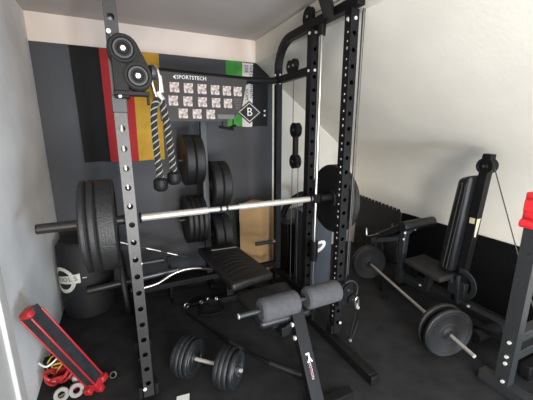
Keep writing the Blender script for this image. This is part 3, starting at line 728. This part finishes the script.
ring = [ (r*math.cos(a), r*math.sin(a)) for r, sgn in ((.135,1),(.095,-1)) for a in ([-PI*.55+PI*1.1*i/16 for i in range(17)] if sgn > 0 else [PI*.55-PI*1.1*i/16 for i in range(17)]) ]
ap = MB().prism(ring, gc, -Y_, Z_, -X_, .012).build('adjuster_arc', M['metal_grey'], pb_, bevel=.002)
mb = MB()
for i in range(9):
    a = -.9+1.0*i/8; mb.cyl(gc+V((-.0125,-.115*math.cos(a),.115*math.sin(a))), gc+V((-.014,-.115*math.cos(a),.115*math.sin(a))),.008,8)
mb.build_each('adjuster_hole', M['ink'], ap)
MB().bar((2.47,1.42,.17),(2.465,1.44,.42),.06,.03,up=(0,1,0)).box((2.47,1.44,.30),(.05,.14,.12)).build('hinge_plate', M['metal_grey'], pb_, bevel=.004)
MB().cyl((2.40,1.86,.30),(2.44,1.86,.30),.055,20).build('adjuster_knob', M['plastic'], pb_)
pl2 = plate((2.825,2.74,.155),V((1,-.0,-.18)),.150,.045,'black plate leaning on the toothed puzzle mat behind the preacher bench','plate on the puzzle mat',rh=.014,lip=.02,hub=.04)
leg2 = MB().bar((2.28,.90,.20),(2.28,1.35,.14),.035,.035).build('leg_lever', M['metal'], pb_)
MB().cyl((2.20,1.12,.13),(2.62,1.12,.13),.045,18).build('foam_roll', M['plastic'], pb_)

# ------------------------------------------------------------------ right foreground stand
rs = thing('squat_stand', (1.98,.82,0), 'charcoal steel rack post with bolts standing at the right edge of the photo', 'gym rack')
ps = holed(1.985,.825,.07,1.24,.066,.075,[1.10,.98,.86]).build('post', M['metal_grey'], rs, smooth=False, bevel=0)
MB().bar((1.985,.20,.036),(1.985,.955,.036),.075,.072).build('base_tube', M['metal_grey'], rs, bevel=.005)
for z in (.37,.245): MB().bar((2.02,.83,z),(2.80,.83,z-.01),.06,.06).build('cross_tube', M['metal_grey'], rs, bevel=.004)
MB().bar((2.80,.83,.0),(2.80,.83,.9),.07,.07).build('post', M['metal_grey'], rs, bevel=.004)
mb = MB()
for y, z in ((.82,.36),(.82,.262),(.82,.215),(.815,.09)): bolt(mb,(1.9515,y,z),(-1,0,0),.011,.009)
mb.build_each('bolt', M['zinc'], rs)
mb = MB()
for z in (.93,1.02,1.07): mb.cyl((1.952,.815,z),(1.9505,.815,z),.009,10)
mb.build_each('pin_hole', M['ink'], rs)
hk = MB().span((1.94,.775,1.105),(2.06,.785,1.30)).span((1.94,.865,1.105),(2.06,.875,1.30)).span((1.94,.775,1.105),(1.9515,.875,1.30)).span((1.90,.79,1.20),(1.945,.86,1.265)).build('safety_hook', M['red_bright'], rs, bevel=.008)
hk['label'] = 'bright red safety hook'; hk.location.z -= .03
MB().cyl((1.905,.79,1.135),(1.905,.86,1.135),.024,16).span((1.905,.79,1.115),(1.945,.86,1.155)).build('hook_latch', M['red_bright'], hk, bevel=.003)
MB().cyl((1.904,.786,1.135),(1.904,.7895,1.135),.012,12).build('latch_pin', M['ink'], hk)

rs.location.x += .045

# ------------------------------------------------------------------ mats leaning along the right wall
for i, (y0, y1, lab) in enumerate(((1.63,2.455,'plain black mat on edge along right wall behind the preacher bench'),(.75,1.62,'plain black mat on edge along right wall nearest the photo edge'))):
    o = MB().hexa([V(p) for p in ((2.905,y0,0),(2.925,y0,0),(2.925,y1,0),(2.905,y1,0),(2.925,y0,.65),(2.945,y0,.65),(2.945,y1,.65),(2.925,y1,.65))]).build('rubber_mat', M['mat'], smooth=False)
    tag(o, lab, 'mat', 'plain mats along the right wall')
pz = [(2.47,.0),(3.20,.0),(3.20,.70)]
n = 12
for i in range(n):
    yc = 3.20-(i+.5)*.72/n; w_ = .72/n; zt = .70-.05*(i+.5)/n
    for a in range(7):
        t = PI*a/6
        pz.append((yc+w_*.30*math.cos(t)*(1 if a in (0,6) else 1.12), zt+.030*math.sin(t)**.7+ (0 if a in (0,6) else .003)))
pz.append((2.47,.65))
o = MB().prism(pz,(2.885,0,0),Y_,V((.045,0,1)),X_,.016).build('puzzle_mat', M['mat_brown'], smooth=False)
tag(o,'brownish black puzzle mat with toothed top edge leaning on the right wall','mat')

# ------------------------------------------------------------------ clutter at the foot of the left wall
tc = thing('tool_case', (-.30,1.93,0), 'long dark case with red edging leaning on the white left wall', 'case')
p0, p1_ = V((-.285,1.930,.066)), V((-.518,1.865,.640)); ca_ = (p1_-p0).normalized()
nb = V((-ca_.y*0, -1, 0)); nb = (nb - ca_*nb.dot(ca_)).normalized(); nr = ca_.cross(nb).normalized()
if nr.x < 0: nr = -nr
# rotate the section so one face looks up and right, one towards the viewer
a_ = math.radians(33); n1 = (nr*math.cos(a_)+nb*math.sin(a_)); n2 = (nb*math.cos(a_)-nr*math.sin(a_))
wc, hc = .074, .074
MB().bar(p0,p1_,wc,hc,up=n1).build('body', M['panel'], tc, bevel=.006)
def cpt(t, x, y): return p0.lerp(p1_,t) + n1*x + n2*y
h_ = .037
mb = MB()
for x, y in ((h_,h_),(h_,-h_),(-h_,h_),(-h_,-h_)): mb.bar(cpt(0,x,y),cpt(1,x,y),.010,.010,up=n1)
mb.build_each('edge_strip', M['red'], tc, bevel=.004)
MB().bar(cpt(.98,0,0),cpt(1.05,-.003,0),.083,.081,up=n1).build_each('end_cap', M['red'], tc, bevel=.03, seg=3)
MB().bar(cpt(-.06,0,0),cpt(.02,0,0),.086,.086,up=n1).build('foot_bracket', M['red'], tc, bevel=.004)
mb = MB()
mb.bar(cpt(-.05,.02,.02),cpt(-.115,.02,.02),.04,.05,up=n1); mb.bar(cpt(-.03,-.02,.038),cpt(-.03,-.02,.072),.045,.05,up=n1); mb.bar(cpt(-.02,.038,-.02),cpt(-.02,.065,-.02),.05,.04)
mb.build_each('lug', M['red'], tc, bevel=.008)
MB().bar(cpt(1.0,.045,-.01),cpt(1.06,.045,-.01),.04,.008,up=n1).build('clip', M['metal_grey'], tc, bevel=.003)
def coil(c, r, n, wob, rad, m, nm, par, turns=3, zs=.03):
    pts = []
    for i in range(n*turns+1):
        t = 2*PI*i/n; k = 1+wob*math.sin(2.7*t+c[0]*9)
        pts.append((c[0]+r*k*math.cos(t), c[1]+r*k*.8*math.sin(t), c[2]+zs*(.5+.5*math.sin(1.7*t))+.012*i/n))
    return MB().tube(pts,rad,6).build(nm, m, par)
wr = thing('cable_heap', (-.50,2.10,0), 'tangled heap of red, yellow and black cables behind the leaning red case', 'cables')
coil((-.500,2.17,.014),.065,18,.25,.010,M['plastic'],'black_cable',wr,3,.10)
coil((-.485,2.06,.016),.062,18,.3,.010,M['red'],'red_cable',wr,3,.08)
coil((-.49,2.12,.05),.055,18,.3,.005,M['wire_yellow'],'yellow_cable',wr,2,.10)
MB().tube(bez([(-.590,2.10,.17),(-.54,2.06,.16),(-.48,2.12,.18),(-.46,2.20,.20),(-.45,2.17,.10)],6),.006,6).build('white_cable', M['white_plastic'], wr)
tag(MB().ball((-.395,2.045,.030),.030,18).build('ball', M['white_plastic']),'small white ball on the floor between the cables and the red case','ball')
for c_, lab in (((-.463,1.925,0),'grey-white tape roll standing left of the other by the red cables'),((-.385,1.925,0),'grey-white tape roll nearer to the foot of the red case')):
    t_ = thing('tape_roll', c_, lab, 'tape', 'tape rolls by the left wall')
    MB().rev([(.026,-.018),(.040,-.018),(.040,.018),(.026,.018)],V(c_)+V((0,0,.041)),(.25,-1,.5),24).build('tape', M['strand'], t_)
    MB().rev([(.019,-.0165),(.0265,-.0165),(.0265,.0165),(.019,.0165)],V(c_)+V((0,0,.041)),(.25,-1,.5),24).build('core', M['grey_plastic'], t_)
rh_ = thing('screwdriver', (-.40,1.99,0), 'red handled tool lying between the tape rolls and the red case', 'tool')
MB().tube([(-.425,1.965,.020),(-.41,1.975,.022),(-.34,2.005,.022),(-.325,2.012,.020)],.02,12,radii=[.011,.019,.019,.010]).build('handle', M['red_bright'], rh_)
MB().tube([(-.425,1.965,.020),(-.500,1.935,.012)],.005,8).build('blade', M['satin'], rh_)

# ------------------------------------------------------------------ camera, light
cam = bpy.data.cameras.new('camera'); co = bpy.data.objects.new('camera', cam); COL.objects.link(co)
co.location = (0,0,1.6); co.rotation_euler = (PI/2 - math.atan(70/306), 0, -math.radians(25.3))
cam.sensor_fit = 'HORIZONTAL'; cam.sensor_width = 36; cam.lens = 36*306/533; cam.clip_start = .02
sc.camera = co
def area(name, loc, size, energy, col, target):
    l = bpy.data.lights.new(name, 'AREA'); l.shape = 'RECTANGLE'; l.size, l.size_y = size; l.energy = energy; l.color = col
    o = bpy.data.objects.new(name, l); COL.objects.link(o); o.location = loc
    o.rotation_euler = (V(target)-V(loc)).to_track_quat('-Z','Y').to_euler(); return o
area('key_light', (.30,-1.5,1.80), (.7,.7), 58, (1,.95,.88), (1.6,2.5,1.4))  # unseen key light added behind the camera, floating well below the ceiling
area('doorway_daylight', (.30,-1.9,.42), (1.5,.8), 125, (1,.97,.93), (1.5,2.3,1.6))
area('side_daylight', (1.9,-2.0,.5), (.6,.9), 85, (.62,.80,1.0), (-.6,2.0,.7))
w = bpy.data.worlds.new('world'); sc.world = w; w.use_nodes = True
b = w.node_tree.nodes['Background']; b.inputs['Color'].default_value = (.75,.87,1,1); b.inputs['Strength'].default_value = .6
vs = sc.view_settings; vs.view_transform = 'Standard'; vs.look = 'None'; vs.exposure = 0.12; vs.gamma = 1; vs.use_curve_mapping = False
